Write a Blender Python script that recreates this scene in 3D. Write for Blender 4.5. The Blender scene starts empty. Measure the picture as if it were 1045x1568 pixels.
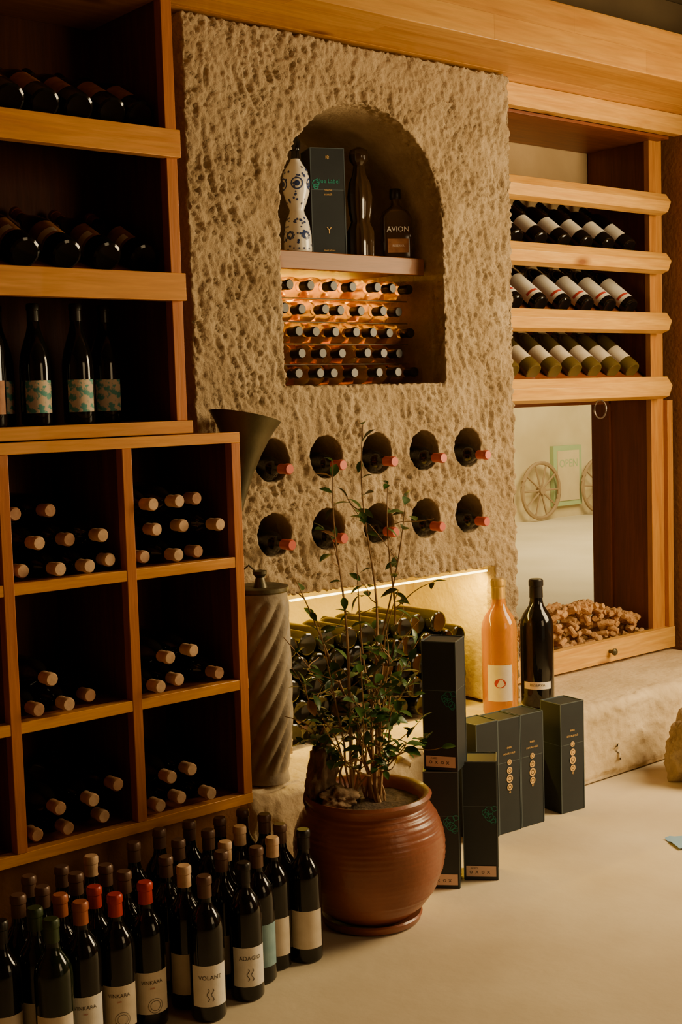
import bpy, bmesh, math, random
from mathutils import Vector, Matrix, noise
random.seed(7)
C=bpy.context.scene.collection
pi=math.pi

# ------------------------------------------------------------------ helpers
class MB:
    def __init__(s): s.v=[];s.f=[];s.m=[];s.s=[]
    def add(s,vs,fs,mi=0,M=None,smooth=False):
        o=len(s.v)
        for q in vs:
            q=Vector(q)
            s.v.append(tuple(M@q) if M else tuple(q))
        for i,f in enumerate(fs):
            s.f.append(tuple(o+k for k in f)); s.m.append(mi[i] if isinstance(mi,list) else mi); s.s.append(smooth)
    def box(s,x0,x1,y0,y1,z0,z1,mi=0,M=None):
        vs=[(x0,y0,z0),(x1,y0,z0),(x1,y1,z0),(x0,y1,z0),(x0,y0,z1),(x1,y0,z1),(x1,y1,z1),(x0,y1,z1)]
        s.add(vs,[(0,3,2,1),(4,5,6,7),(0,1,5,4),(1,2,6,5),(2,3,7,6),(3,0,4,7)],mi,M)
    def lathe(s,prof,n=24,mi=0,M=None,smooth=True):
        vs=[];fs=[];ms=[];rings=[]
        for p in prof:
            r,z=p[0],p[1]
            if r<1e-6:
                rings.append([len(vs)]);vs.append((0,0,z))
            else:
                rings.append(list(range(len(vs),len(vs)+n)))
                for k in range(n):
                    t=2*pi*k/n; vs.append((r*math.cos(t),r*math.sin(t),z))
        for i in range(len(prof)-1):
            a,b=rings[i],rings[i+1]
            mm=prof[i+1][2] if len(prof[i+1])>2 else (mi if not isinstance(mi,list) else mi[0])
            for k in range(n):
                k2=(k+1)%n
                if len(a)==1 and len(b)==1: continue
                if len(a)==1: fs.append((a[0],b[k2],b[k]))
                elif len(b)==1: fs.append((a[k],a[k2],b[0]))
                else: fs.append((a[k],a[k2],b[k2],b[k]))
                ms.append(mm)
        s.add(vs,fs,ms,M,smooth)
    def tube(s,pts,rad,n=6,mi=0,M=None):
        pts=[Vector(p) for p in pts]; vs=[];fs=[]
        if not isinstance(rad,(list,tuple)): rad=[rad]*len(pts)
        up=Vector((0.31,0.17,0.93))
        for i,p in enumerate(pts):
            d=(pts[min(i+1,len(pts)-1)]-pts[max(i-1,0)]).normalized()
            a=d.cross(up)
            if a.length<1e-3: a=d.cross(Vector((1,0,0)))
            a.normalize(); b=d.cross(a)
            for k in range(n):
                t=2*pi*k/n; vs.append(p+(a*math.cos(t)+b*math.sin(t))*rad[i])
        for i in range(len(pts)-1):
            for k in range(n):
                k2=(k+1)%n
                fs.append((i*n+k,i*n+k2,(i+1)*n+k2,(i+1)*n+k))
        fs.append(tuple(range(n-1,-1,-1))); fs.append(tuple((len(pts)-1)*n+k for k in range(n)))
        s.add(vs,fs,mi,M,True)
    def obj(s,name,mats,parent=None,bevel=0,sharp=35,loc=None):
        me=bpy.data.meshes.new(name)
        vs=s.v
        if loc is not None: vs=[(q[0]-loc[0],q[1]-loc[1],q[2]-loc[2]) for q in vs]
        me.from_pydata(vs,[],s.f)
        me.polygons.foreach_set('material_index',s.m); me.polygons.foreach_set('use_smooth',s.s)
        for m in mats: me.materials.append(m)
        try: me.set_sharp_from_angle(angle=math.radians(sharp))
        except Exception: pass
        me.update()
        o=bpy.data.objects.new(name,me); C.objects.link(o)
        if loc is not None: o.location=loc
        if parent: o.parent=parent
        if bevel:
            b=o.modifiers.new('b','BEVEL');b.width=bevel;b.segments=2;b.limit_method='ANGLE';b.angle_limit=math.radians(50)
        return o

def empty(name,loc=(0,0,0)):
    o=bpy.data.objects.new(name,None);C.objects.link(o);o.location=loc;o.empty_display_size=.05;return o

def T(x,y,z): return Matrix.Translation((x,y,z))
def RZ(a): return Matrix.Rotation(a,4,'Z')
def RX(a): return Matrix.Rotation(a,4,'X')
def RY(a): return Matrix.Rotation(a,4,'Y')
_tc={}
def text_geo(txt,size,align='CENTER'):
    if (txt,size) in _tc: return _tc[(txt,size)]
    cu=bpy.data.curves.new('tmp','FONT');cu.body=txt;cu.size=size;cu.align_x=align;cu.align_y='CENTER';cu.resolution_u=2
    o=bpy.data.objects.new('tmp',cu)
    me=o.to_mesh()
    vs=[tuple(v.co) for v in me.vertices];fs=[tuple(p.vertices) for p in me.polygons]
    o.to_mesh_clear()
    bpy.data.objects.remove(o);bpy.data.curves.remove(cu)
    _tc[(txt,size)]=(vs,fs)
    return vs,fs

# ------------------------------------------------------------------ materials
def base(name,col=(.5,.5,.5),rough=.5,metal=0,spec=.5,coat=0,trans=0,ior=1.45):
    m=bpy.data.materials.new(name);m.use_nodes=True;nt=m.node_tree;b=nt.nodes['Principled BSDF']
    b.inputs['Base Color'].default_value=(*col,1);b.inputs['Roughness'].default_value=rough
    b.inputs['Metallic'].default_value=metal;b.inputs['Specular IOR Level'].default_value=spec
    b.inputs['Coat Weight'].default_value=coat;b.inputs['Transmission Weight'].default_value=trans;b.inputs['IOR'].default_value=ior
    return m,nt,b
def noisy(name,c1,c2,scale=8,rough=.6,bump=.2,bscale=60,metal=0,detail=6,dist=.01,spec=.4,coat=0,stretch=(1,1,1),mid=(.35,.65)):
    m,nt,b=base(name,c1,rough,metal,spec,coat)
    N=nt.nodes;L=nt.links
    tc=N.new('ShaderNodeTexCoord');mp=N.new('ShaderNodeMapping');mp.inputs['Scale'].default_value=stretch
    L.new(tc.outputs['Object'],mp.inputs[0])
    n=N.new('ShaderNodeTexNoise');n.inputs['Scale'].default_value=scale;n.inputs['Detail'].default_value=detail
    L.new(mp.outputs[0],n.inputs['Vector'])
    r=N.new('ShaderNodeValToRGB');r.color_ramp.elements[0].position=mid[0];r.color_ramp.elements[1].position=mid[1]
    r.color_ramp.elements[0].color=(*c1,1);r.color_ramp.elements[1].color=(*c2,1)
    L.new(n.outputs['Fac'],r.inputs[0]);L.new(r.outputs[0],b.inputs['Base Color'])
    if bump:
        n2=N.new('ShaderNodeTexNoise');n2.inputs['Scale'].default_value=bscale;n2.inputs['Detail'].default_value=6
        L.new(mp.outputs[0],n2.inputs['Vector'])
        bp=N.new('ShaderNodeBump');bp.inputs['Strength'].default_value=bump;bp.inputs['Distance'].default_value=dist
        L.new(n2.outputs['Fac'],bp.inputs['Height']);L.new(bp.outputs[0],b.inputs['Normal'])
    return m
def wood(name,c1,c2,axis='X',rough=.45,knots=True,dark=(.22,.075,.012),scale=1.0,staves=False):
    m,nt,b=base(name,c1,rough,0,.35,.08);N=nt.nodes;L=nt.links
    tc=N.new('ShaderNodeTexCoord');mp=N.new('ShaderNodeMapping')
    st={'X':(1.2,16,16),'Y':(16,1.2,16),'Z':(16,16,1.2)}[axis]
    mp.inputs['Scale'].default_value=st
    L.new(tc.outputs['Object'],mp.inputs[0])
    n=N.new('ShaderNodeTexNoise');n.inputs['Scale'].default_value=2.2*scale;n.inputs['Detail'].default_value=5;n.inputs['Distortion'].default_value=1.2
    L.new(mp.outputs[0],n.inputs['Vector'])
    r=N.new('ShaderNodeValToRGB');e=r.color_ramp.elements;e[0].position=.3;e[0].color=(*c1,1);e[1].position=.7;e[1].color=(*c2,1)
    L.new(n.outputs['Fac'],r.inputs[0]);out=r.outputs[0]
    n3=N.new('ShaderNodeTexNoise');n3.inputs['Scale'].default_value=9*scale;n3.inputs['Detail'].default_value=3
    L.new(mp.outputs[0],n3.inputs['Vector'])
    mx0=N.new('ShaderNodeMixRGB');mx0.blend_type='MULTIPLY';mx0.inputs[0].default_value=.40
    L.new(out,mx0.inputs[1]);L.new(n3.outputs['Fac'],mx0.inputs[2]);out=mx0.outputs[0]
    if knots:
        v=N.new('ShaderNodeTexVoronoi');v.inputs['Scale'].default_value=1.0
        mp2=N.new('ShaderNodeMapping');mp2.inputs['Scale'].default_value={'X':(2.2,5,5),'Y':(5,2.2,5),'Z':(5,5,2.2)}[axis]
        L.new(tc.outputs['Object'],mp2.inputs[0]);L.new(mp2.outputs[0],v.inputs['Vector'])
        r2=N.new('ShaderNodeValToRGB');e=r2.color_ramp.elements;e[0].position=.04;e[0].color=(1,1,1,1);e[1].position=.13;e[1].color=(0,0,0,1)
        L.new(v.outputs['Distance'],r2.inputs[0])
        mx=N.new('ShaderNodeMixRGB');mx.inputs[2].default_value=(*dark,1)
        L.new(r2.outputs[0],mx.inputs[0]);L.new(out,mx.inputs[1]);out=mx.outputs[0]
    if staves:
        br=N.new('ShaderNodeTexBrick');br.inputs['Scale'].default_value=1
        br.inputs['Color1'].default_value=(1,1,1,1);br.inputs['Color2'].default_value=(.72,.60,.46,1);br.inputs['Mortar'].default_value=(.5,.38,.25,1)
        br.inputs['Mortar Size'].default_value=.0008;br.inputs['Brick Width'].default_value=.75;br.inputs['Row Height'].default_value=.08
        sep=N.new('ShaderNodeSeparateXYZ');cb=N.new('ShaderNodeCombineXYZ');ad=N.new('ShaderNodeMath')
        L.new(tc.outputs['Object'],sep.inputs[0]);L.new(sep.outputs['Y'],ad.inputs[0]);L.new(sep.outputs['Z'],ad.inputs[1])
        L.new(sep.outputs['X'],cb.inputs[0]);L.new(ad.outputs[0],cb.inputs[1]);L.new(cb.outputs[0],br.inputs['Vector'])
        mx=N.new('ShaderNodeMixRGB');mx.blend_type='MULTIPLY';mx.inputs[0].default_value=.6
        L.new(out,mx.inputs[1]);L.new(br.outputs['Color'],mx.inputs[2]);out=mx.outputs[0]
    L.new(out,b.inputs['Base Color'])
    bp=N.new('ShaderNodeBump');bp.inputs['Strength'].default_value=.15;bp.inputs['Distance'].default_value=.003
    L.new(n3.outputs['Fac'],bp.inputs['Height']);L.new(bp.outputs[0],b.inputs['Normal'])
    return m

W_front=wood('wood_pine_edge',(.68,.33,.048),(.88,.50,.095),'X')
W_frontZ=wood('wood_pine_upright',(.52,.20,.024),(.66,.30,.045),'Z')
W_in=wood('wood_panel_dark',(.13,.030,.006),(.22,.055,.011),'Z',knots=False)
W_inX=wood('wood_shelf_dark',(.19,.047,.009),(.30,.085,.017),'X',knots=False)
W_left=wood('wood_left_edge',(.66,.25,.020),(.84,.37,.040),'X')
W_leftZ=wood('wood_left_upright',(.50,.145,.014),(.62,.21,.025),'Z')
W_beam=wood('wood_beam',(.62,.275,.032),(.80,.42,.066),'X',staves=True,scale=.7)
W_red=wood('wood_red_shelf',(.24,.075,.010),(.32,.11,.016),'X',knots=False)

def stone_mat():
    m,nt,b=base('stone_rough',(.5,.4,.25),.95,0,.12);N=nt.nodes;L=nt.links
    tc=N.new('ShaderNodeTexCoord')
    n=N.new('ShaderNodeTexNoise');n.inputs['Scale'].default_value=7;n.inputs['Detail'].default_value=12;n.inputs['Roughness'].default_value=.7
    L.new(tc.outputs['Object'],n.inputs['Vector'])
    r=N.new('ShaderNodeValToRGB');e=r.color_ramp.elements;e[0].position=.3;e[0].color=(.32,.22,.115,1);e[1].position=.7;e[1].color=(.55,.415,.25,1)
    L.new(n.outputs['Fac'],r.inputs[0])
    L.new(r.outputs[0],b.inputs['Base Color'])
    n2=N.new('ShaderNodeTexNoise');n2.inputs['Scale'].default_value=75;n2.inputs['Detail'].default_value=9;n2.inputs['Roughness'].default_value=.65
    L.new(tc.outputs['Object'],n2.inputs['Vector'])
    bp=N.new('ShaderNodeBump');bp.inputs['Strength'].default_value=1.0;bp.inputs['Distance'].default_value=.010
    L.new(n2.outputs['Fac'],bp.inputs['Height']);L.new(bp.outputs[0],b.inputs['Normal'])
    return m
M_stone=stone_mat()
M_plinth=noisy('plaster_plinth',(.52,.40,.24),(.68,.54,.34),5,.9,.5,40,dist=.01,spec=.2)
M_alc=noisy('plaster_alcove',(.60,.46,.17),(.72,.56,.22),8,.9,.6,40,dist=.01,spec=.1)
M_wall=noisy('plaster_wall',(.40,.27,.13),(.52,.36,.18),3,.9,.3,50,spec=.2)
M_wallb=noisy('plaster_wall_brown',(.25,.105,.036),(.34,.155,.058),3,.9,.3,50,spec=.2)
M_ceil=noisy('ceiling_paint',(.10,.065,.03),(.14,.095,.045),3,.9,.1,40)
M_floor=noisy('floor_microcement',(.60,.49,.33),(.74,.63,.44),2.2,.6,.12,25,dist=.01,spec=.25,detail=9)
M_glass,_,_=base('bottle_glass_dark',(.006,.005,.004),.08,0,.5,.15)
M_glassg,_,_=base('bottle_glass_green',(.008,.013,.005),.08,0,.5,.15)
M_glassa,_,_=base('bottle_glass_amber',(.62,.34,.02),.10,0,.5,0,.85)
M_glassy,_,_=base('bottle_glass_straw',(.10,.068,.016),.1,0,.5,.15)
M_rose,_,_=base('rose_wine_glass',(.80,.33,.004),.03,0,.5,0,.5)
M_clear,_,_=base('clear_glass',(.72,.54,.18),.06,0,.5,0,.6)
M_label=noisy('label_paper',(.74,.63,.46),(.82,.71,.54),30,.7,.05,200)
M_labelw=noisy('label_white',(.82,.76,.64),(.90,.84,.72),30,.7,.05,200)
M_labelb=noisy('label_rust_dark',(.26,.10,.035),(.40,.17,.06),40,.6,.05,200)
M_labelt=noisy('label_teal_art',(.10,.36,.32),(.72,.58,.42),70,.6,0,200,mid=(.44,.52))
M_labelblue=noisy('label_blue',(.20,.34,.38),(.27,.42,.45),30,.6,.05,200)
M_ink,_,_=base('ink_dark',(.06,.045,.035),.6)
M_inkr,_,_=base('ink_red',(.55,.05,.03),.6)
M_capb,_,_=base('capsule_black',(.02,.016,.013),.35,.3)
M_capk,_,_=base('capsule_brown',(.12,.06,.035),.4,.2)
M_capr,_,_=base('capsule_red',(.42,.028,.012),.35,.1)
M_capo,_,_=base('capsule_rust',(.36,.10,.03),.4,.1)
M_capp,_,_=base('capsule_pink',(.48,.08,.045),.4,.1)
M_capt=noisy('capsule_tan',(.52,.32,.17),(.66,.43,.25),40,.5,.1,80)
M_capd=noisy('capsule_dull',(.34,.17,.08),(.44,.24,.12),40,.5,.1,80)
M_capg,_,_=base('capsule_green',(.03,.05,.015),.4,.1)
M_cork=noisy('cork',(.42,.21,.075),(.64,.38,.16),60,.85,.3,150)
M_terra=noisy('terracotta_glazed',(.19,.052,.022),(.28,.083,.036),6,.36,.12,50,spec=.5,coat=.15)
M_soil=noisy('soil',(.05,.03,.015),(.10,.06,.03),40,.95,.8,60)
M_bark=noisy('bark',(.16,.10,.05),(.30,.19,.10),30,.85,.6,60)
M_twig=noisy('twig_bark',(.30,.17,.07),(.44,.27,.12),30,.8,.3,60)
M_leaf=noisy('leaf_green',(.025,.075,.014),(.075,.16,.034),25,.35,.1,60,spec=.5)
M_leafd=noisy('leaf_dry',(.28,.13,.05),(.40,.22,.1),25,.6,.1,60)
M_box=noisy('giftbox_dark',(.015,.020,.025),(.020,.026,.031),10,.5,0,60,spec=.4)
M_boxedge,_,_=base('giftbox_trim',(.10,.13,.15),.4,.4)
M_gold,_,_=base('gold_foil',(.80,.50,.16),.4,.5)
M_teal,_,_=base('teal_foil',(.02,.28,.22),.4,.2)
M_pinkl,_,_=base('label_pink',(.66,.45,.34),.6)
M_cer,_,_=base('ceramic_white',(.74,.70,.62),.2,0,.5,.3)
M_blue,_,_=base('ceramic_blue',(.03,.05,.16),.25)
M_bronze=noisy('bronze_dark',(.070,.060,.030),(.12,.10,.055),12,.42,.1,60,metal=.6)
M_vase=noisy('vase_grey',(.21,.165,.105),(.31,.25,.165),14,.6,.2,60)
M_metal,_,_=base('metal_rod',(.25,.2,.15),.35,.9)
M_paper,_,_=base('paper_blue',(.25,.42,.62),.7)
M_sign,_,_=base('sign_green',(.30,.40,.20),.6)
M_street=noisy('street_wall',(.46,.37,.20),(.60,.50,.29),1.5,.9,.2,10)
M_ground=noisy('street_ground',(.60,.52,.34),(.70,.61,.42),1.5,.9,.2,10)
M_wheel,_,_=base('wheel_wood',(.27,.19,.10),.8)
def emis(name,col,st):
    m,nt,b=base(name,col,.5);b.inputs['Emission Color'].default_value=(*col,1);b.inputs['Emission Strength'].default_value=st;return m
M_led=emis('led_strip',(1,.78,.26),11)
M_leda=emis('led_amber',(1,.62,.02),3.4)
def pane():
    m=bpy.data.materials.new('window_glass');m.use_nodes=True;nt=m.node_tree;N=nt.nodes;N.clear()
    o=N.new('ShaderNodeOutputMaterial');t=N.new('ShaderNodeBsdfTransparent');g=N.new('ShaderNodeBsdfGlossy');g.inputs['Roughness'].default_value=.02
    mx=N.new('ShaderNodeMixShader');mx.inputs[0].default_value=.09
    nt.links.new(t.outputs[0],mx.inputs[1]);nt.links.new(g.outputs[0],mx.inputs[2]);nt.links.new(mx.outputs[0],o.inputs[0]);return m
M_pane=pane()

# ------------------------------------------------------------------ bottles
PROF={
 'bord':([(0,.006),(.030,.0),(.0345,.002),(.037,.007),(.037,.10),(.037,.188),(.0355,.202),(.030,.217),(.022,.229),(.0165,.238),(.0145,.248),(.0140,.256)],.256,.30,.0150),
 'burg':([(0,.006),(.032,.0),(.038,.003),(.0395,.008),(.0395,.14),(.038,.160),(.033,.185),(.026,.208),(.0195,.228),(.0155,.244),(.0142,.256)],.256,.30,.0150),
}
def bottle(mb,M,kind='bord',g=0,c=1,l=2,label=(.045,.125,60),ang=-pi/2,n=20,sc=1.0,band=None):
    pr,zc,H,rc=PROF[kind]
    prof=[(r*sc,z*sc,g) for r,z in pr]
    prof+=[(rc*sc,zc*sc,c),(rc*sc*.97,(H-.018)*sc,c),(rc*sc*1.08,(H-.016)*sc,c),(rc*sc*1.08,(H-.004)*sc,c),(rc*sc*.9,H*sc,c),(0,H*sc,c)]
    mb.lathe(prof,n,g,M)
    for lb,mi,off in ((label,l,.0006),(band,3,.0010)):
        if not lb: continue
        z0,z1,w=lb;R=max(r for r,z in pr)*sc+off
        k=10;vs=[];fs=[]
        for i in range(k+1):
            t=ang+math.radians(-w+2*w*i/k)
            vs.append((R*math.cos(t),R*math.sin(t),z0*sc));vs.append((R*math.cos(t),R*math.sin(t),z1*sc))
        for i in range(k): fs.append((2*i,2*i+2,2*i+3,2*i+1))
        mb.add(vs,fs,mi,M,True)
def bottle_text(mb,M,txt,size,z,ang,mi,R):
    vs,fs=text_geo(txt,size)
    vs=[((R)*math.cos(ang+x/R),(R)*math.sin(ang+x/R),z+y) for x,y,_ in vs]
    mb.add(vs,fs,mi,M)

# ------------------------------------------------------------------ room shell
XL,XR,YB,YF,ZC=-1.2,4.50,3.55,-1.6,2.78
def simple_box(name,b,mat):
    m=MB();m.box(*b);return m.obj(name,[mat])
simple_box('floor',(XL,XR+.0,YF,YB,-.1,0),M_floor)
simple_box('ceiling',(XL-.15,XR+.15,YF-.15,YB+.15,ZC,ZC+.12),M_ceil)
simple_box('wall_left',(XL-.15,XL,YF-.15,YB+.15,0,ZC),M_wallb)
m=MB();wx0,wz0,wz1=3.40,.30,1.31
m.box(XL,wx0,YB,YB+.15,0,ZC);m.box(wx0,XR+.15,YB,YB+.15,0,wz0);m.box(wx0,XR+.15,YB,YB+.15,wz1,ZC)
m.obj('wall_back',[M_wall])
m=MB();y0,y1,z0,z1=.75,2.35,.35,2.45
m.box(XR,XR+.15,YF,y0,0,ZC);m.box(XR,XR+.15,y1,YB,0,ZC);m.box(XR,XR+.15,y0,y1,0,z0);m.box(XR,XR+.15,y0,y1,z1,ZC)
m.obj('wall_right',[M_wallb])
m=MB();x0,x1=2.2,3.9
m.box(XL,x0,YF-.15,YF,0,ZC);m.box(x1,XR,YF-.15,YF,0,ZC);m.box(x0,x1,YF-.15,YF,2.45,ZC)
m.obj('wall_front',[M_wallb])

# ------------------------------------------------------------------ stone wall (niche, holes, alcove)
HX=[2.30,2.505,2.71,2.915,3.115];HZ=[1.17,.95];HR=.063
def prism(bm,pts,ya,yb):
    a=[bm.verts.new((x,ya,z)) for x,z in pts];b=[bm.verts.new((x,yb,z)) for x,z in pts];n=len(pts)
    bm.faces.new(a);bm.faces.new(b[::-1])
    for i in range(n): bm.faces.new((a[i],b[i],b[(i+1)%n],a[(i+1)%n])[::-1])
def mk(bm,name):
    bmesh.ops.recalc_face_normals(bm,faces=bm.faces);me=bpy.data.meshes.new(name);bm.to_mesh(me);bm.free()
    o=bpy.data.objects.new(name,me);C.objects.link(o);return o
bm=bmesh.new();random.seed(3)
prism(bm,[(2.04,.285),(3.345,.285),(3.345,2.405),(2.04,2.405)],3.05,3.54)
slab=mk(bm,'rough_stone_wall')
bm=bmesh.new()
arch=[(2.36,1.385),(3.02,1.385)]
for i in range(33):
    t=pi*i/32;arch.append((2.69+.33*math.cos(t),1.90+.335*math.sin(t)))
prism(bm,arch,2.9,3.51)
prism(bm,[(2.34,.2),(3.235,.2),(3.235,.76),(2.34,.765)],2.9,3.51)
for hx in HX:
    for hz in HZ:
        prism(bm,[(hx+HR*math.cos(2*pi*k/32),hz+HR*1.03*math.sin(2*pi*k/32)) for k in range(32)],2.9,3.46)
cut=mk(bm,'cut')
md=slab.modifiers.new('bo','BOOLEAN');md.object=cut;md.operation='DIFFERENCE';md.solver='EXACT'
rm=slab.modifiers.new('re','REMESH');rm.mode='VOXEL';rm.voxel_size=.0052
def bake(o):
    dg=bpy.context.evaluated_depsgraph_get();dg.update()
    me=bpy.data.meshes.new_from_object(o.evaluated_get(dg));o.modifiers.clear();o.data=me;return me
me=bake(slab);bpy.data.objects.remove(cut)
NZ=noise.noise
def ss(a,b,x):
    t=max(0,min(1,(x-a)/(b-a)));return t*t*(3-2*t)
norms=[tuple(v.normal) for v in me.vertices]
for v,nn in zip(me.vertices,norms):
    q=v.co
    if q.y>3.5: continue
    x,y,z=q
    front=nn[1]<-.3
    if not front and y>3.11:
        h=.003*NZ(Vector((x*14,y*14,z*14)))
        v.co=q+Vector(nn)*h
        continue
    w=NZ(Vector((x*7,y*7,z*7)))
    w2=NZ(Vector((x*21+5,y*21,z*21)))
    p=Vector((x*40+z*17+w*1.2,y*36,z*24-x*12+w*1.2+w2*.6))
    t=.64*NZ(p)+.58*NZ(p*2.2)+.44*NZ(Vector((x*135,y*125,z*105)))+.26*w
    h=ss(-.46,.42,t)*.0112+.0024*NZ(Vector((x*210,y*210,z*190)))
    if front: k=.75+.5*ss(-.4,.4,w)
    else: k=.6
    if .8<z<1.32:
        dd=min((x-hx)**2+(z-hz)**2 for hx in HX for hz in HZ)**.5
        k*=.25+.75*ss(HR-.002,HR+.014,dd)
    v.co=q+Vector(nn)*((h-.008)*k)
me.materials.append(M_stone);me.materials.append(M_alc)
me.polygons.foreach_set('use_smooth',[True]*len(me.polygons))
mi=[0]*len(me.polygons)
for i,pg in enumerate(me.polygons):
    cx,cy,cz=pg.center
    if cy>3.09 and cz<.78 and 2.33<cx<3.25: mi[i]=1
me.polygons.foreach_set('material_index',mi)

# plinth / ledge
bm=bmesh.new()
prism(bm,[(1.995,.0),(4.49,.0),(4.49,.276),(1.995,.276)],2.81,3.54)
pl=mk(bm,'stone_ledge')
rm=pl.modifiers.new('bv','BEVEL');rm.width=.035;rm.segments=4
rm=pl.modifiers.new('re','REMESH');rm.mode='VOXEL';rm.voxel_size=.010
me=bake(pl)
for v in me.vertices:
    q=v.co
    if q.z<.01 or q.y>3.5: continue
    k=1 if q.y<2.86 else .2
    a=(NZ(q*5)*.016+NZ(q*18)*.008+NZ(q*45)*.006-.008)*k
    if q.x<2.02: a=-abs(a)
    v.co=q+v.normal*a
me.materials.append(M_plinth);me.polygons.foreach_set('use_smooth',[True]*len(me.polygons))
m=MB();m.box(.6,1.975,2.82,3.5,0,.285);o=m.obj('masonry_cabinet_base',[M_wallb])

# ------------------------------------------------------------------ lower left cabinet (cubbies)
m=MB();Y0,Y1=2.75,3.12
xs=[.66,.985,1.31,1.633,1.955];t=.0135
for z in (.302,.608,.930,1.252):
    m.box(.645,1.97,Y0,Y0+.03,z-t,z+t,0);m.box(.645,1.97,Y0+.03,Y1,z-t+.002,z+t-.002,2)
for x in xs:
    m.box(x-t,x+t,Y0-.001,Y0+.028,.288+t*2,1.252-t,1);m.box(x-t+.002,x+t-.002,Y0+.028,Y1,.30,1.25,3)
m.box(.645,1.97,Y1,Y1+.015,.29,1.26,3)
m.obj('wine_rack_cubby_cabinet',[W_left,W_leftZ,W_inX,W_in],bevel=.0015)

def lying_bottle(mb,x,ytip,z,c=1,kind='bord',yaw=0,pitch=0,label=None,L=.30):
    M=T(x,ytip,z)@RZ(yaw)@RX(pitch)@RX(pi/2)@T(0,0,-L)
    bottle(mb,M,kind,0,c,2,label,n=18)
cells=[
 [(1.36,.985),(1.434,.985),(1.508,.985),(1.582,.99),(1.397,1.048),(1.471,1.05),(1.545,1.055),(1.37,1.115),(1.45,1.118)],
 [(1.69,.985),(1.765,.985),(1.84,.985),(1.727,1.05),(1.805,1.053),(1.885,1.052),(1.69,1.118),(1.767,1.12),(1.843,1.12)],
 [(1.362,.665),(1.438,.665),(1.52,.665),(1.40,.73)],
 [(1.69,.665),(1.768,.665),(1.865,.672),(1.73,.73),(1.808,.735)],
 [(1.362,.358),(1.438,.358),(1.54,.362),(1.40,.424),(1.495,.42),(1.56,.445)],
 [(1.69,.358),(1.765,.358),(1.84,.358),(1.727,.423),(1.803,.423)],
 [(1.04,.985),(1.12,.985),(1.20,.985),(1.08,1.05)],[(1.06,.665),(1.15,.665),(1.23,.665)],[(1.04,.358),(1.12,.358),(1.2,.358)]]
random.seed(11)
for ci,cell in enumerate(cells):
    mb=MB()
    for bi,(x,z) in enumerate(cell):
        if ci in (4,5): yw=random.uniform(-.10,.05)
        else: yw=random.uniform(-.05,.05)
        dull=(ci==0 and bi>6) or random.random()<(.5 if ci in (2,4) else .2)
        lying_bottle(mb,x,2.745+random.uniform(-.02,.035)+(.05 if ci==0 and bi>6 else 0),z-.018,4 if dull else 1,yaw=yw*.5,pitch=random.uniform(-.01,.0))
    mb.obj('stacked_wine_bottles',[M_glass,M_capt,M_label,M_ink,M_capd])

# ------------------------------------------------------------------ upper left cabinet
m=MB();Y0,Y1=2.80,3.15;XA,XB=.70,1.845
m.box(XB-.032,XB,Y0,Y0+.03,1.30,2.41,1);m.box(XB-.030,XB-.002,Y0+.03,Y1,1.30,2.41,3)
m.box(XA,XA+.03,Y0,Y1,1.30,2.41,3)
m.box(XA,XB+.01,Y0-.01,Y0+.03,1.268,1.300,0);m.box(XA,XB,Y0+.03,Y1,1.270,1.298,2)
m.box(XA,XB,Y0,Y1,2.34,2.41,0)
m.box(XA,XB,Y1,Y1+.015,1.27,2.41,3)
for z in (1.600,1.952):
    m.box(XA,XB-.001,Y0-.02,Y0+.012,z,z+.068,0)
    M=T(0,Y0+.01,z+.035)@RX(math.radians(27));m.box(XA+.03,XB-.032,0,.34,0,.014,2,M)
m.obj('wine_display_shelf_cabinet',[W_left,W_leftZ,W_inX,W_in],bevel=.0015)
def row2(xs,y,z,deg,mats,kind='bord',label=(.05,.13,62),sc=1,roll=.25,lang=0,yaw=0,band=None):
    mb=MB()
    for x in xs:
        d=math.radians(deg)
        Mr=Matrix(((-1,0,0,0),(0,-math.sin(d),math.cos(d),0),(0,math.cos(d),math.sin(d),0),(0,0,0,1)))
        bottle(mb,T(x,y,z)@RZ(yaw)@Mr@RZ(random.uniform(-roll,roll)+lang),kind,0,1,2,label,ang=pi/2,n=20,sc=sc,band=band)
    return mb.obj('inclined_wine_bottles',mats)
row2([1.03,1.13,1.23,1.33,1.42,1.51,1.60,1.69,1.77],2.845,2.055,27,[M_glass,M_capb,M_labelb],'burg',roll=.15,lang=-1.0)
row2([1.10,1.215,1.33,1.44,1.55,1.66,1.765],2.845,1.705,27,[M_glass,M_capo,M_labelb,M_label],'burg',lang=-1.0,band=(.06,.085,40))
for i,(x,y,mt) in enumerate([(1.28,2.93,M_labelb),(1.365,2.91,M_labelb),(1.44,3.02,M_labelt),(1.505,2.95,M_labelt),(1.605,2.92,M_labelt),(1.70,2.95,M_labelt)]):
    mb=MB();bottle(mb,T(0,0,0)@RZ(0),'bord' if i<2 else 'burg',0,1,2,(.03,.11,52),ang=math.atan2(-y,-x)+.2,n=28,sc=.99)
    mb.obj('wine_bottle',[M_glass,M_capb if i>1 else M_capk,mt]).location=(x,y,1.3005)

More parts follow.
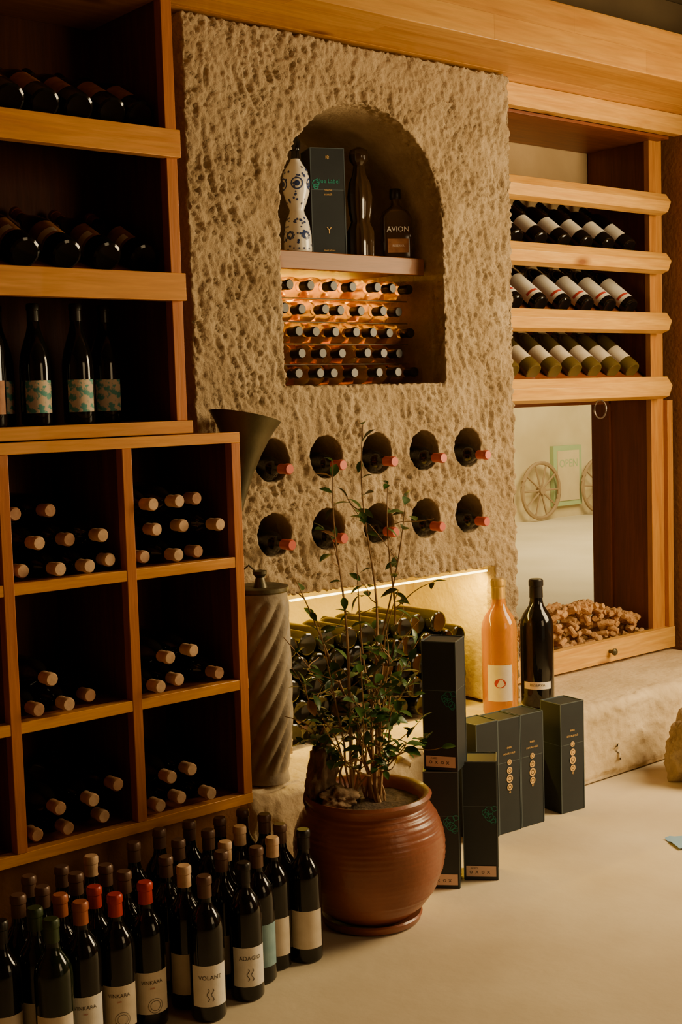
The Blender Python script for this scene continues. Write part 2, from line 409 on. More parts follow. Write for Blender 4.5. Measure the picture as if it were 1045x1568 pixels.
# ------------------------------------------------------------------ right display cabinet
m=MB();XA,XB=3.36,4.36
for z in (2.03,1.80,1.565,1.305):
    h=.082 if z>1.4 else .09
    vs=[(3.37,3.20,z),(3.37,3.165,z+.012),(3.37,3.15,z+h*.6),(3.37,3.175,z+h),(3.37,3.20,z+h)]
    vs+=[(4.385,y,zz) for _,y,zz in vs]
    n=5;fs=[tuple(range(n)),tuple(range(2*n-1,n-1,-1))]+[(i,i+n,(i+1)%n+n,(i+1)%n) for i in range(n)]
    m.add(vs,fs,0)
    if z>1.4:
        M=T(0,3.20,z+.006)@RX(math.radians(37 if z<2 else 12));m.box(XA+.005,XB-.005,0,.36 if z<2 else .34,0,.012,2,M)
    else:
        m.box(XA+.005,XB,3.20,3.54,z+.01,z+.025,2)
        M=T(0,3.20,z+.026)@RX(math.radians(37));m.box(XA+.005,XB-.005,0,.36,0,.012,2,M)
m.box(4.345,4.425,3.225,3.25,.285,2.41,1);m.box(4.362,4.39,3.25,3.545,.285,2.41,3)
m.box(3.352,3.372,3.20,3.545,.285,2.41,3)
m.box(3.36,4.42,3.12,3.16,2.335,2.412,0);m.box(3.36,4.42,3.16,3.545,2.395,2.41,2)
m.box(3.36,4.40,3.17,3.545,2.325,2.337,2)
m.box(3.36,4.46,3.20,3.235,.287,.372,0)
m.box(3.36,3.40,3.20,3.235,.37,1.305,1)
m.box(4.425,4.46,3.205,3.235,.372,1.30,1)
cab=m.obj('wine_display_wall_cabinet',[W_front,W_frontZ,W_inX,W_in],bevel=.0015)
m=MB();m.lathe([(0,0),(.007,0),(.007,.015),(.013,.02),(.014,.028),(.008,.034),(0,.035)],16,0,T(4.03,3.20,.33)@RX(pi/2));m.obj('door_knob',[M_bronze],cab)
m=MB();m.tube([(3.98+.035*math.cos(2*pi*k/24),3.19,1.275+.035*math.sin(2*pi*k/24)) for k in range(25)],.003,6);m.obj('door_ring',[M_metal],cab)
m=MB();m.add([(3.40,3.227,.37),(4.345,3.227,.37),(4.345,3.227,1.31),(3.40,3.227,1.31)],[(0,1,2,3)]);m.obj('door_glass',[M_pane],cab)
m=MB();a0,a1,b0,b1=3.375,4.36,.29,1.31
m.box(a0,a1,3.44,3.47,b0,b0+.12,0);m.box(a0,a1,3.44,3.47,b1-.02,b1,0);m.box(a0,a0+.03,3.44,3.47,b0,b1,1);m.box(a1-.012,a1,3.44,3.47,b0,b1,1)
m.add([(a0,3.455,b0+.10),(a1,3.455,b0+.10),(a1,3.455,b1),(a0,3.455,b1)],[(0,1,2,3)],2)
m.obj('window_1',[W_inX,W_in,M_pane])
random.seed(5)
row2([3.47+.132*i for i in range(7)],3.262,1.882+.022,37,[M_glass,M_capb,M_labelw],'bord',(.05,.125,50),roll=.2,lang=-.8)
row2([3.46+.135*i for i in range(7)],3.262,1.647+.022,37,[M_glass,M_capb,M_labelw,M_inkr],'bord',(.03,.16,75),roll=.12,lang=-.7,band=(.045,.056,40))
row2([3.45+.118*i for i in range(8)],3.262,1.395+.026,37,[M_glassy,M_capo,M_label],'bord',(.05,.125,60),roll=.25,lang=-.7)
# corks in window box
mb=MB();random.seed(21)
for i in range(520):
    x=random.uniform(3.43,4.32);y=random.uniform(3.262,3.415)
    top=.41+.085*math.exp(-((x-3.95)/.28)**2)+.03*NZ(Vector((x*9,y*9,0)))+.01
    z=random.uniform(.33,top)
    if i%2: z=top-random.uniform(0,.02)
    M=T(x,y,z)@Matrix.Rotation(random.uniform(0,2*pi),4,'Z')@Matrix.Rotation(pi/2+random.uniform(-.6,.6),4,'X')
    L=.022;mb.lathe([(0,-L),(.0105,-L),(.0115,-L+.001),(.0115,L-.001),(.0105,L),(0,L)],10,0,M)
mb.obj('wine_cork_pile',[M_cork])

# ------------------------------------------------------------------ beam
m=MB();m.box(1.87,4.49,2.79,3.04,2.413,2.575);m.box(1.87,4.49,3.04,3.545,2.413,2.575)
m.obj('ceiling_beam',[W_beam],bevel=.003)
m=MB();m.box(-1.1,4.49,3.0,3.545,2.577,2.775);m.obj('ceiling_soffit',[M_ceil])

# ------------------------------------------------------------------ niche contents
m=MB();m.box(2.372,3.008,3.135,3.495,1.752,1.79,0);m.box(2.372,3.008,3.13,3.15,1.738,1.792,0)
shelf=m.obj('niche_shelf',[W_red],bevel=.002)
mb=MB();random.seed(9)
for r,z in enumerate((1.696,1.622,1.553,1.487,1.425)):
    x=2.405+(.034 if r%2 else 0)
    while x<2.985:
        lying_bottle(mb,x,3.16+random.uniform(-.02,.02),z,1,yaw=random.uniform(-.015,.015))
        x+=.077+random.uniform(0,.012)
mb.obj('niche_rack_wine_bottles',[M_glassa,M_capb])
m=MB()
for z in (1.659,1.586,1.518,1.454):
    m.tube([(2.375,3.215,z),(3.005,3.215,z)],.002,6)
m.obj('bottle_rack_rods',[M_metal])
m=MB();m.box(2.38,3.0,3.495,3.505,1.58,1.745);m.obj('led_strip_light',[M_leda],shelf)
zs=1.7935
m=MB();pr=[(0,0),(.040,0),(.044,.01),(.043,.06),(.036,.10),(.024,.125),(.022,.135),(.030,.155),(.041,.19),(.043,.225),(.036,.255),(.022,.275),(.014,.29),(.012,.315),(.016,.318),(.018,.34),(.010,.36),(0,.365)]
m.lathe([(r,z,0 if z<.3 else 1) for r,z in pr],28)
random.seed(2)
def rad(z):
    for (r0,z0),(r1,z1) in zip(pr,pr[1:]):
        if z0<=z<=z1 and z1>z0: return r0+(r1-r0)*(z-z0)/(z1-z0)
    return .04
def decal_ring(mb,a,z,ro,ri,mi,k=14,f=1.0):
    vs=[];fs=[]
    for i in range(k):
        t=2*pi*i/k
        for R in (ro,ri):
            zz=z+R*math.sin(t);rr=rad(zz)+.0008;vs.append((rr*math.cos(a+R*math.cos(t)/.04),rr*math.sin(a+R*math.cos(t)/.04),zz))
    for i in range(k):
        j=(i+1)%k;fs.append((2*i,2*j,2*j+1,2*i+1))
    mb.add(vs,fs,mi)
for a in range(0,360,72):
    decal_ring(m,math.radians(a+20),.212,.019,.015,2);decal_ring(m,math.radians(a+20),.212,.009,.001,2,8)
    for j in range(8):
        tt=2*pi*j/8;decal_ring(m,math.radians(a+56)+.010*math.cos(tt)/.04,.055+.010*math.sin(tt),.0045,.0008,2,7)
for i in range(170):
    decal_ring(m,random.uniform(0,2*pi),random.choice([random.uniform(.012,.11),random.uniform(.15,.27)]),random.uniform(.0025,.005),.0006,2,6)
m.obj('ceramic_spirit_bottle',[M_cer,M_glass,M_blue]).location=(2.555,3.22,zs)
def giftbox(name,loc,rot,w,d,h,style):
    m=MB();m.box(-w/2,w/2,-d/2,d/2,0,h*.62,0);m.box(-w/2-.0006,w/2+.0006,-d/2-.0006,d/2+.0006,h*.625,h-.001,0)
    m.box(-w/2,w/2,-d/2,d/2,h*.62,h*.625,1)
    e=.0012
    for sx in (-1,1):
        for sy in (-1,1):
            m.box(sx*w/2-e,sx*w/2+e,sy*d/2-e,sy*d/2+e,.002,h,1)
    for z in (h,):
        m.box(-w/2-e,w/2+e,-d/2-e,-d/2+e,z-e,z+e,1);m.box(-w/2-e,w/2+e,d/2-e,d/2+e,z-e,z+e,1)
        m.box(-w/2-e,-w/2+e,-d/2,d/2,z-e,z+e,1);m.box(w/2-e,w/2+e,-d/2,d/2,z-e,z+e,1)
    F=-d/2-.0016
    def tx(t,s,x,z,mi):
        vs,fs=text_geo(t,s);m.add([(a+x,F,b+z) for a,b,_ in vs],fs,mi)
    def disc(x,z,ro,ri,mi,k=18):
        vs=[];fs=[]
        for i in range(k):
            t=2*pi*i/k
            vs+= [(x+ro*math.cos(t),F,z+ro*math.sin(t)),(x+ri*math.cos(t),F,z+ri*math.sin(t))]
        for i in range(k):
            j=(i+1)%k;fs.append((2*i,2*j,2*j+1,2*i+1))
        m.add(vs,fs,mi)
    if style=='gold':
        z0=h*.40
        for i,s in enumerate((.011,.013,.011,.009)):
            disc(0,z0+.026*i,s,s*.62,2);disc(0,z0+.026*i,s*.45,s*.1,2)
        tx('DOUBLE OLD',.008,0,z0+.105,2);tx('***',.016,0,z0+.12,2);tx('*',.02,0,z0-.02,2)
    elif style=='teal':
        for i in range(7):
            a=i*.9;disc(w*.30+.008*math.cos(a)*(1+.2*i),h*.50+.006*i,.008+.002*(i%3),.0068+.002*(i%3),3,14)
        vs=[(-w*.44,F,.010),(w*.44,F,.010),(w*.44,F,.040),(-w*.44,F,.040)];m.add(vs,[(0,1,2,3)],4)
        F-=.0004
        for k,xx in enumerate((-.028,-.012,.005,.02)): tx('x' if k%2 else 'o',.018,xx,.024,5)
        tx('AGED',.007,-w*.2,.034,5)
    elif style=='niche':
        tx('Blue Label',.019,0,h*.70,3);tx('*',.03,0,h*.90,2);tx('reserve',.009,0,h*.62,2);tx('scotch',.010,0,h*.58,2);tx('Y',.028,.0,h*.25,2);tx('blend of rare',.007,0,h*.07,2);tx('whisky',.007,0,h*.03,2)
        disc(-w*.36,h*.68,.012,.009,3);disc(-w*.36,h*.65,.009,.006,3)
    o=m.obj(name,[M_box,M_boxedge,M_gold,M_teal,M_pinkl,M_ink]);o.location=loc;o.rotation_euler=(0,0,math.radians(rot));return o
giftbox('whisky_gift_box',(2.73,3.30,zs),-22,.112,.10,.345,'niche')
m=MB();k=48;vs=[];fs=[]
dp=[(.040,0),(.043,.01),(.043,.09),(.034,.11),(.030,.12),(.036,.15),(.040,.20),(.034,.245),(.022,.27),(.018,.30),(.022,.305),(.030,.315),(.033,.335),(.028,.35),(.008,.36)]
for r,z in dp:
    for i in range(k):
        t=2*pi*i/k; rr=r*(1+.05*math.cos(12*t)*(1 if z<.28 else .4));vs.append((rr*math.cos(t),rr*math.sin(t),z))
for j in range(len(dp)-1):
    for i in range(k): fs.append((j*k+i,j*k+(i+1)%k,(j+1)*k+(i+1)%k,(j+1)*k+i))
fs.append(tuple(range(k-1,-1,-1)));fs.append(tuple((len(dp)-1)*k+i for i in range(k)))
m.add(vs,fs,0,None,True)
M_dec,_,_=base('decanter_amber_dark',(.05,.026,.010),.1,0,.6,.2)
m.obj('cut_glass_decanter',[M_dec]).location=(2.842,3.25,zs)
m=MB()
def rrect(w,d,r,z,k=4):
    out=[]
    for cx,cy,a0 in ((w/2-r,d/2-r,0),(-w/2+r,d/2-r,pi/2),(-w/2+r,-d/2+r,pi),(w/2-r,-d/2+r,1.5*pi)):
        for i in range(k+1):
            t=a0+pi/2*i/k;out.append((cx+r*math.cos(t),cy+r*math.sin(t),z))
    return out
secs=[rrect(.094,.055,.012,0),rrect(.098,.058,.013,.005),rrect(.098,.058,.013,.135),rrect(.085,.05,.02,.155),rrect(.05,.04,.018,.167),rrect(.030,.030,.0145,.175),rrect(.028,.028,.0138,.20)]
vs=sum(secs,[]);k=20;fs=[]
for j in range(len(secs)-1):
    for i in range(k): fs.append((j*k+i,j*k+(i+1)%k,(j+1)*k+(i+1)%k,(j+1)*k+i))
fs.append(tuple(range(k-1,-1,-1)));fs.append(tuple((len(secs)-1)*k+i for i in range(k)))
m.add(vs,fs,0,None,True)
m.lathe([(0,.195),(.017,.195),(.019,.198),(.019,.225),(.017,.228),(0,.228)],20,1)
vt,ft=text_geo('AVION',.024);m.add([(a,-.0300,b+.095) for a,b,_ in vt],ft,2)
m.add([(-.035,-.0298,.02),(.035,-.0298,.02),(.035,-.0298,.065),(-.035,-.0298,.065)],[(0,1,2,3)],3)
vt,ft=text_geo('RESERVA',.010);m.add([(a,-.0302,b+.042) for a,b,_ in vt],ft,2)
o=m.obj('square_spirit_bottle',[M_dec,M_capb,M_labelw,M_labelb],sharp=50);o.location=(2.952,3.20,zs);o.rotation_euler=(0,0,math.radians(-30))

# ------------------------------------------------------------------ bottles in holes
mb=MB();random.seed(4)
for hx in HX:
    for hz in HZ:
        lying_bottle(mb,hx+random.uniform(-.004,.008),2.965+random.uniform(0,.02),hz-.0235,1,yaw=random.uniform(-.03,.03))
mb.obj('hole_wine_bottles',[M_glass,M_capp])
# ------------------------------------------------------------------ alcove bottles (bases out)
mb=MB();r=.0385;random.seed(8);z=.283+r
for row in range(5):
    for i in range(10):
        x=2.395+i*.078+(.039 if row%2 else 0)
        if x>3.15 or (row==4 and x>3.06): continue
        yb=3.12+random.uniform(-.012,.02)
        M=T(x,yb,z+row*.0672)@RX(-pi/2)
        bottle(mb,M,'bord',0,1,2,None,n=24)
mb.obj('stacked_alcove_wine_bottles',[M_glass,M_capb])
m=MB();m.box(2.37,3.22,3.075,3.085,.742,.747);o=m.obj('led_strip_light',[M_led])

def bigbottle(name,x,y,z,H,mats,lab,txt=None,lang=0):
    sc=H/.30*.92;mb=MB()
    rs=1.15
    M=Matrix.Diagonal((rs,rs,1/.92,1))
    ang=math.atan2(-y,-x)+lang
    bottle(mb,M,'bord',0,1,2,lab,ang=ang,n=36,sc=sc)
    R=.0378*sc
    if name.startswith('rose'):
        vs=[];k=24;zz=(lab[0]+lab[1])/2*sc
        for i in range(k):
            t=2*pi*i/k;vs.append((R*math.cos(ang+.32*math.cos(t)),R*math.sin(ang+.32*math.cos(t)),zz+.014*math.sin(t)))
        mb.add(vs,[tuple(range(k))],3,M)
    else:
        bottle_text(mb,M,'RESERVA',.012,.055*sc,ang,3,R+.0004)
    o=mb.obj(name,mats);o.location=(x,y,z);return o
bigbottle('rose_wine_bottle',3.150,2.960,.281,.455,[M_rose,M_clear,M_label,M_inkr],(.035,.115,42))
bigbottle('wine_bottle_magnum',3.325,2.95,.281,.435,[M_glass,M_capb,M_labelw,M_ink],(.045,.062,50))

# ------------------------------------------------------------------ vase + horn
m=MB();k=120;vs=[];fs=[];nz=110;hV=.535
for j in range(nz+1):
    q=j/nz;z=q*hV
    R=.060+.014*ss(0,.35,q)+.003*math.sin(q*3)
    if q<.06: R=.066-.006*q/.06
    for i in range(k):
        t=2*pi*i/k;w=abs(math.sin(5*t-q*22.0))
        rr=R*(1+(.14*w-.09)*ss(.03,.10,q)*(1-ss(.93,.97,q)));vs.append((rr*math.cos(t),rr*math.sin(t),z))
for j in range(nz):
    for i in range(k): fs.append((j*k+i,j*k+(i+1)%k,(j+1)*k+(i+1)%k,(j+1)*k+i))
fs.append(tuple(range(k-1,-1,-1)));m.add(vs,fs,0,None,True)
m.lathe([(.076,hV),(.079,hV+.004),(.079,hV+.014),(.065,hV+.018),(.02,hV+.012),(.012,hV+.04),(.02,hV+.05),(.02,hV+.058),(0,hV+.062)],40,1)
m.tube([(-.005,0,hV+.05),(-.03,0,hV+.075),(-.055,0,hV+.055),(-.062,0,hV+.012)],.003,8,1,RZ(-.7))
vz=m.obj('spiral_fluted_vase',[M_vase,M_bronze]);vz.location=(2.140,2.915,.28)
# horn on a tall stem
m=MB();hp=[(.035,.0),(.035,.008),(.012,.014),(.011,.40),(.011,.62),(.014,.70),(.018,.76),(.025,.82),(.034,.87),(.048,.92),(.066,.965),(.084,1.000),(.096,1.018),(.098,1.022),(.094,1.021),(.080,1.000),(.062,.965),(.044,.92),(.030,.87),(.021,.82),(.013,.76)]
k=40;vs=[];fs=[]
for r,z in hp:
    xo=.098*ss(.45,1.03,z)
    for i in range(k):
        t=2*pi*i/k;vs.append((xo+r*math.cos(t),r*math.sin(t),z-.25*max(0,(z-.8)/.23)*r*math.cos(t)))
for j in range(len(hp)-1):
    for i in range(k): fs.append((j*k+i,j*k+(i+1)%k,(j+1)*k+(i+1)%k,(j+1)*k+i))
fs.append(tuple(range(k-1,-1,-1)));fs.append(tuple((len(hp)-1)*k+i for i in range(k)))
m.add(vs,fs,0,None,True)
hn=m.obj('bronze_horn_funnel',[M_bronze],sharp=60);hn.location=(2.022,2.93,.2805)

# ------------------------------------------------------------------ foreground bottles
FB=[(1.54,2.36,'k','w','VOLANT'),(1.66,2.38,'b','w','ADAGIO'),(1.80,2.46,'t','p',''),(1.88,2.45,'b','p',''),(1.735,2.435,'k','bl',''),
(1.42,2.43,'r','p','VINKARA'),(1.35,2.42,'r','p','VINKARA'),(1.27,2.42,'o','w','VINKARA'),(1.18,2.38,'g','p',''),(1.18,2.45,'g','w',''),(1.27,2.49,'o','p',''),(1.27,2.57,'k','p',''),(1.19,2.54,'k','p',''),(1.34,2.50,'r','w',''),(1.42,2.50,'k','p',''),(1.42,2.58,'k','p',''),(1.42,2.65,'t','p',''),(1.35,2.64,'k','p',''),(1.28,2.65,'k','p',''),(1.54,2.44,'t','p',''),(1.55,2.53,'k','p',''),(1.67,2.47,'k','p',''),(1.71,2.53,'t','p',''),(1.72,2.68,'k','p',''),(1.64,2.70,'k','p',''),(1.55,2.67,'k','p',''),(1.72,2.61,'k','p',''),(1.80,2.59,'t','p',''),(1.80,2.67,'k','p',''),(1.875,2.68,'k','p',''),(1.885,2.60,'k','p',''),(1.875,2.525,'k','p',''),(1.11,2.45,'b','p',''),(1.34,2.57,'k','p',''),(1.11,2.53,'k','p',''),(1.63,2.60,'k','p','')]
P=[[q[0]-.01,q[1]-.03] for q in FB]
for it in range(80):
    for i in range(len(P)):
        for j in range(i):
            dx=P[i][0]-P[j][0];dy=P[i][1]-P[j][1];d=math.hypot(dx,dy)
            if d<.0805:
                s=(.0805-d)/2/max(d,1e-4);P[i][0]+=dx*s;P[i][1]+=dy*s;P[j][0]-=dx*s;P[j][1]-=dy*s
    for q in P: q[1]=min(q[1],2.704);q[0]=min(q[0],1.895)
CAP={'k':M_capk,'b':M_capb,'t':M_capt,'r':M_capr,'o':M_capo,'g':M_capg}
LAB={'w':M_labelw,'p':M_label,'bl':M_labelblue}
random.seed(12)
for (q,(x,y)) in zip(FB,P):
    mb=MB();ang=math.atan2(-y,-x)+random.uniform(-.05,.35);lb=(.035,.122,62)
    if q[3]=='bl': lb=(.04,.135,60)
    S=random.uniform(1.03,1.07)
    bottle(mb,Matrix.Identity(4),'bord',0,1,2,lb,ang=ang,n=28,sc=S)
    RR=.037*S+.0012
    if q[4]:
        bottle_text(mb,Matrix.Identity(4),q[4],.0135 if len(q[4])<7 else .0115,.102 if q[4]!='VINKARA' else .107,ang,3,RR)
        if q[4]!='VINKARA':
            for dx in (-.006,.004):
                mb.tube([(RR*math.cos(ang+(dx+.003*math.sin(s*1.3))/RR),RR*math.sin(ang+(dx+.003*math.sin(s*1.3))/RR),.05+.004*s) for s in range(8)],.0007,4,3)
        else:
            bottle_text(mb,Matrix.Identity(4),'2009',.005,.094,ang,4,RR)
            for s in (.016,.011):
                mb.tube([(RR*math.cos(ang+(.006+s*math.cos(t*pi/9))/RR),RR*math.sin(ang+(.006+s*math.cos(t*pi/9))/RR),.055+s*math.sin(t*pi/9)) for t in range(19)],.0004,4,3)
    mb.obj('wine_bottle',[M_glassg if q[2]=='g' else M_glass,CAP[q[2]],LAB[q[3]],M_ink,M_inkr]).location=(x,y,.0005)

# ------------------------------------------------------------------ gift boxes on floor
giftbox('spirit_gift_box',(2.455,2.535,.0005),-47,.094,.094,.325,'teal')
giftbox('spirit_gift_box',(2.575,2.505,.0005),-47,.094,.094,.335,'teal')
giftbox('spirit_gift_box',(2.468,2.53,.3275),-60,.094,.094,.355,'teal')
giftbox('spirit_gift_box',(2.80,2.733,.0005),-3,.088,.09,.36,'gold')
giftbox('spirit_gift_box',(2.897,2.733,.0005),-4,.09,.09,.355,'gold')
giftbox('spirit_gift_box',(2.998,2.730,.0005),-4,.095,.09,.355,'gold')
giftbox('spirit_gift_box',(3.19,2.728,.0005),-6,.10,.09,.355,'gold')

# ------------------------------------------------------------------ pot + plant
PX,PY=2.145,2.488
pot=empty('potted_plant',(PX,PY,0))
m=MB()
m.lathe([(0,0),(.115,0),(.128,.006),(.134,.022),(.130,.026),(.118,.016),(0,.014)],48,0)
ctl=[(.108,.022),(.142,.05),(.170,.09),(.190,.14),(.197,.19),(.193,.235),(.178,.275),(.160,.300),(.154,.310),(.162,.322),(.165,.330),(.158,.337),(.147,.334),(.138,.320),(.134,.30)]
out=[]
for (r0,z0),(r1,z1) in zip(ctl[:8],ctl[1:9]):
    for s in range(8):
        q=s/8;z=z0+(z1-z0)*q;r=r0+(r1-r0)*q
        out.append((r,z))
for _ in range(6):
    out=[out[0]]+[((out[i-1][0]+out[i][0]*2+out[i+1][0])/4,out[i][1]) for i in range(1,len(out)-1)]+[out[-1]]
out=[(r+.0017*math.sin(z*2*pi/.0135)*ss(.05,.09,z),z) for r,z in out]
m.lathe([(0,.017),(.100,.017)]+out+ctl[8:],64,0)
m.obj('pot',[M_terra],pot,sharp=60)
m=MB();k=30;vs=[(0,0,.318)];fs=[]
for j in range(1,7):
    for i in range(k):
        t=2*pi*i/k;r=.137*j/6;vs.append((r*math.cos(t),r*math.sin(t),.306+.010*NZ(Vector((r*30*math.cos(t),r*30*math.sin(t),1)))+.006*(1-j/6)))
for i in range(k): fs.append((0,1+i,1+(i+1)%k))
for j in range(5):
    for i in range(k): fs.append((1+j*k+i,1+(j+1)*k+i,1+(j+1)*k+(i+1)%k,1+j*k+(i+1)%k))
m.add(vs,fs,0,None,True);m.obj('soil',[M_soil],pot)
def lump(name,mat,parent,loc,sc,amp,seed,freq=3,rot=(0,0,0),sub=4):
    bm=bmesh.new();bmesh.ops.create_icosphere(bm,subdivisions=sub,radius=1)
    for v in bm.verts:
        q=v.co*freq/2+Vector((seed,seed*2,0));f=1+amp*NZ(q)+amp*.5*NZ(q*2.7)+amp*.2*NZ(q*6)
        v.co=Vector((v.co.x*sc[0]*f,v.co.y*sc[1]*f,v.co.z*sc[2]*f))
    me=bpy.data.meshes.new(name);bm.to_mesh(me);bm.free();me.materials.append(mat);me.polygons.foreach_set('use_smooth',[True]*len(me.polygons))
    o=bpy.data.objects.new(name,me);C.objects.link(o);o.location=loc;o.rotation_euler=rot
    if parent:o.parent=parent
    return o
Rv=Vector((.767,-.642,0));Dv=Vector((.642,.767,0))
def PL(l,d,z): q=Rv*l+Dv*d;return Vector((q.x,q.y,z))
lump('driftwood',M_bark,pot,PL(-.115,-.01,.385),(.042,.035,.085),.7,3.1,rot=(0,.25,.4))
lump('driftwood_base',M_bark,pot,PL(-.07,-.04,.335),(.07,.035,.028),.6,5.1,rot=(0,.25,.4))
lump('driftwood_small',M_bark,pot,PL(-.055,.0,.56),(.028,.016,.028),.6,7.7,rot=(.5,.3,0))
def yz(y): return 1.34-(y-611)*3.25/2000
tips=[(575,650,0),(640,765,.03),(527,705,-.02),(612,745,.05),(465,885,-.05),(622,905,-.04),(440,985,.06),(655,960,.02),(500,960,-.08),(560,870,.07),(440,1100,-.03),(665,1130,-.05),(600,960,-.1),(520,1010,.1),(475,1040,-.1),(640,1040,-.09),(560,985,-.12),(462,1130,.05),(610,1060,.1),(545,1060,-.13),(655,1000,.09),(500,1100,-.12),(625,1130,-.13)]
mb=MB();lf=MB();random.seed(33)
def leaf(p,d,s,mi=0):
    d=d.normalized();up=Vector((random.uniform(-.6,.6),random.uniform(-.6,.6),1)).normalized()
    sd=d.cross(up)
    if sd.length<.05: sd=Vector((1,0,0))
    sd.normalize();nn=sd.cross(d)
    prof=[(0,0),(.15,.22),(.4,.42),(.65,.38),(.85,.2),(1,0)]
    vs=[];fs=[]
    for q,w in prof:
        c=p+d*(q*s)-nn*(.25*s*q*q)
        vs+=[c-sd*(w*s*.62)+nn*(w*s*.18),c,c+sd*(w*s*.62)+nn*(w*s*.18)]
    for i in range(5):
        a=3*i;fs+=[(a,a+1,a+4,a+3),(a+1,a+2,a+5,a+4)]
    lf.add(vs,fs,mi,None,True)
base_pts=[PL(.03,0,.305),PL(.01,.02,.305),PL(-.04,-.01,.305)]
def stem(p0,p1,r0,r1,bend,n=9):
    pts=[];o1=Vector([random.uniform(-1,1)*bend for _ in range(3)]);o2=Vector([random.uniform(-1,1)*bend for _ in range(3)])
    for i in range(n+1):
        q=i/n;w=math.sin(pi*q);w2=math.sin(2*pi*q)
        pts.append(p0.lerp(p1,q)+o1*w+o2*w2*.6)
    mb.tube(pts,[r0+(r1-r0)*i/n for i in range(n+1)],6);return pts
for i,(x,y,dd) in enumerate(tips):
    tip=PL((x-566)*.00163,dd,yz(y));p0=base_pts[i%3]+Vector((random.uniform(-.01,.01),random.uniform(-.01,.01),-.01))
    L=(tip-p0).length
    mid=p0.lerp(tip,.35);mid=Vector((p0.x*.6+mid.x*.4,p0.y*.6+mid.y*.4,mid.z))
    stem(p0,mid,.0062 if y<900 else .0040,.0044 if y<900 else .0029,.012)
    pts2=stem(mid,tip,.0040 if y<900 else .0026,.0012,.02*L+.010,14)
    n=len(pts2)
    for k in range(3,n):
        pz=pts2[k]
        pr_=.50 if pz.z<.70 else .24
        if y<800 and pz.z>1.0: pr_=.48
        for _ in range(2):
            if random.random()<pr_:
                d=Vector((random.uniform(-1,1),random.uniform(-1,1),random.uniform(-.5,.7)))
                leaf(pz,d,random.uniform(.030,.052),0 if random.random()<.95 else 1)
    for _ in range(3):
        k=random.randint(2,n-3);s0=pts2[k]
        e=s0+Vector((random.uniform(-1,1),random.uniform(-1,1),random.uniform(.0,1))).normalized()*random.uniform(.06,.13)
        tw=stem(s0,e,.0016,.0009,.008,6)
        for pz in tw[1:]:
            if random.random()<(.40 if s0.z<.70 else .18):
                leaf(pz,Vector((random.uniform(-1,1),random.uniform(-1,1),random.uniform(-.5,.7))),random.uniform(.028,.048))
        if random.random()<.7: leaf(tw[-1],tw[-1]-tw[-2],random.uniform(.03,.045))
mb.obj('stems',[M_twig],pot);lf.obj('leaves',[M_leaf,M_leafd],pot,sharp=80)

# ------------------------------------------------------------------ right: rock, paper
lump('rough_stone_block',M_stone,None,(3.79,2.595,.115),(.145,.12,.135),.35,1.3,sub=5)
m=MB();vs=[];k=6
for i in range(k):
    for j in range(k): vs.append((i*.016,j*.02,.006+.010*NZ(Vector((i*.9,j*.9,3)))))
m.add(vs,[(i*k+j,(i+1)*k+j,(i+1)*k+j+1,i*k+j+1) for i in range(k-1) for j in range(k-1)],0,None,True)
o=m.obj('crumpled_paper',[M_paper]);o.location=(3.12,2.23,0);o.rotation_euler=(0,0,-.5)

# ------------------------------------------------------------------ outside street
simple_box('street_ground',(2.5,16,YB+.2,9,-.12,.10),M_ground)
simple_box('street_wall',(2.5,16,8.6,8.8,-.12,4),M_street)
for x in (9.68,10.58):
    m=MB();R=.27
    m.tube([(R*math.cos(2*pi*k/32),0,R*math.sin(2*pi*k/32)) for k in range(33)],.02,6)
    m.lathe([(0,-.03),(.04,-.03),(.04,.03),(0,.03)],12,0,RX(pi/2))
    for k in range(10):
        t=2*pi*k/10;m.tube([(.02*math.cos(t),0,.02*math.sin(t)),(R*math.cos(t),0,R*math.sin(t))],.010,5)
    m.obj('wagon_wheel',[M_wheel]).location=(x,8.5,.40)
m=MB();m.box(9.93,10.36,8.55,8.595,.22,.82,0);m.box(9.98,10.31,8.54,8.551,.27,.77,1)
vt,ft=text_geo('OPEN',.11);m.add([(a+10.145,8.538,b+.64) for a,b,_ in vt],ft,0)
m.obj('street_sign_board',[M_sign,M_street])

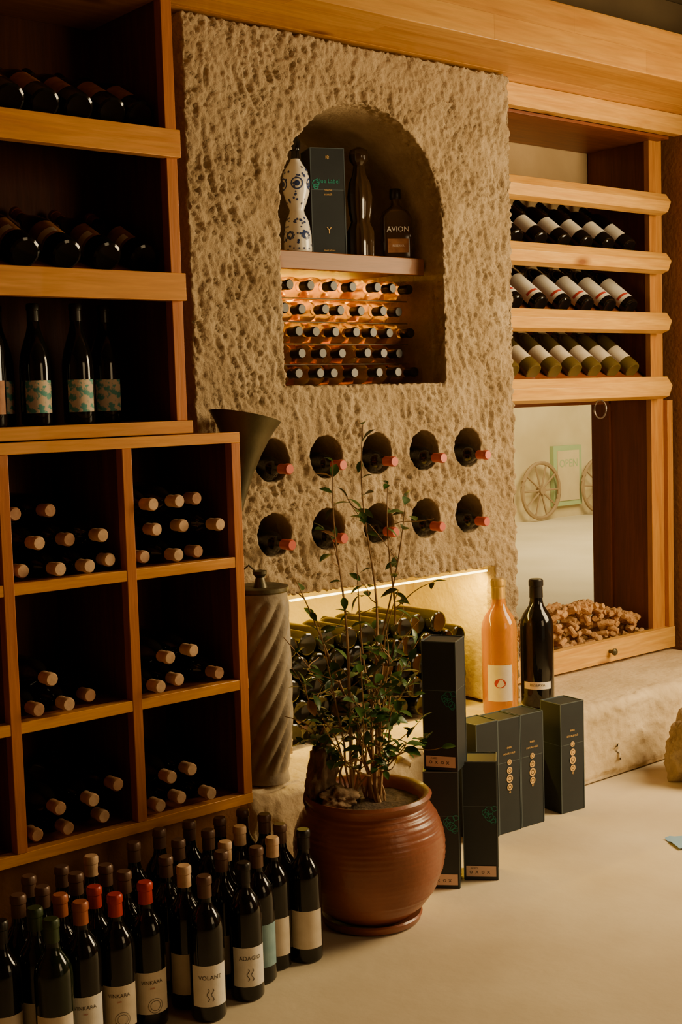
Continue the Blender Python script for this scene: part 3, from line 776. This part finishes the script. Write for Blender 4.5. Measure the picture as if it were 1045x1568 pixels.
# ------------------------------------------------------------------ lights
def area(name,loc,target,sx,sy,power,col,spread=180):
    l=bpy.data.lights.new(name,'AREA');l.shape='RECTANGLE';l.size=sx;l.size_y=sy;l.energy=power;l.color=col;l.spread=math.radians(spread)
    o=bpy.data.objects.new(name,l);C.objects.link(o);o.location=loc
    d=Vector(target)-Vector(loc);o.rotation_euler=d.to_track_quat('-Z','Y').to_euler();return o
area('daylight_window_lamp',(4.40,1.50,1.65),(3.2,2.50,1.0),1.1,1.4,90,(1,.74,.38),160)
area('front_fill_lamp',(3.0,-1.45,1.7),(2.6,3.0,1.1),1.2,1.4,12,(1,.70,.36),150)  # added weak fill from behind the camera, lifts stone and left boards
area('niche_led_lamp',(2.69,3.46,1.742),(2.69,3.40,1.0),.58,.02,4,(1,.62,.02))
area('alcove_led_lamp',(2.79,3.10,.738),(2.79,3.32,.2),.82,.02,10.5,(1,.64,.04))
area('street_sun_fill',(8.5,5.0,3.4),(9.8,8.4,.3),2.5,2.5,450,(1,.80,.42))  # unseen area lamp added in place of sunlight on the street wall
w=bpy.data.worlds.new('w');bpy.context.scene.world=w;w.use_nodes=True
w.node_tree.nodes['Background'].inputs[0].default_value=(1,.75,.45,1);w.node_tree.nodes['Background'].inputs[1].default_value=.2

# ------------------------------------------------------------------ camera
f=2000.0;a=math.radians(39.95);p=math.radians(4.9);s=0.03;c=math.sqrt(1-s*s)
F0=Vector((math.sin(a),math.cos(a),0));R=Vector((math.cos(a),-math.sin(a),0));Z=Vector((0,0,1))
F=math.cos(p)*F0-math.sin(p)*Z;U=math.cos(p)*Z+math.sin(p)*F0
Cr=c*R-s*U;Cu=s*R+c*U
cd=bpy.data.cameras.new('camera');cam=bpy.data.objects.new('camera',cd);C.objects.link(cam)
Bk=-F
cam.matrix_world=Matrix(((Cr.x,Cu.x,Bk.x,0),(Cr.y,Cu.y,Bk.y,0),(Cr.z,Cu.z,Bk.z,1.34),(0,0,0,1)))
cd.sensor_fit='VERTICAL';cd.sensor_height=36;cd.lens=36*f/1568
cd.clip_start=.05
bpy.context.scene.camera=cam
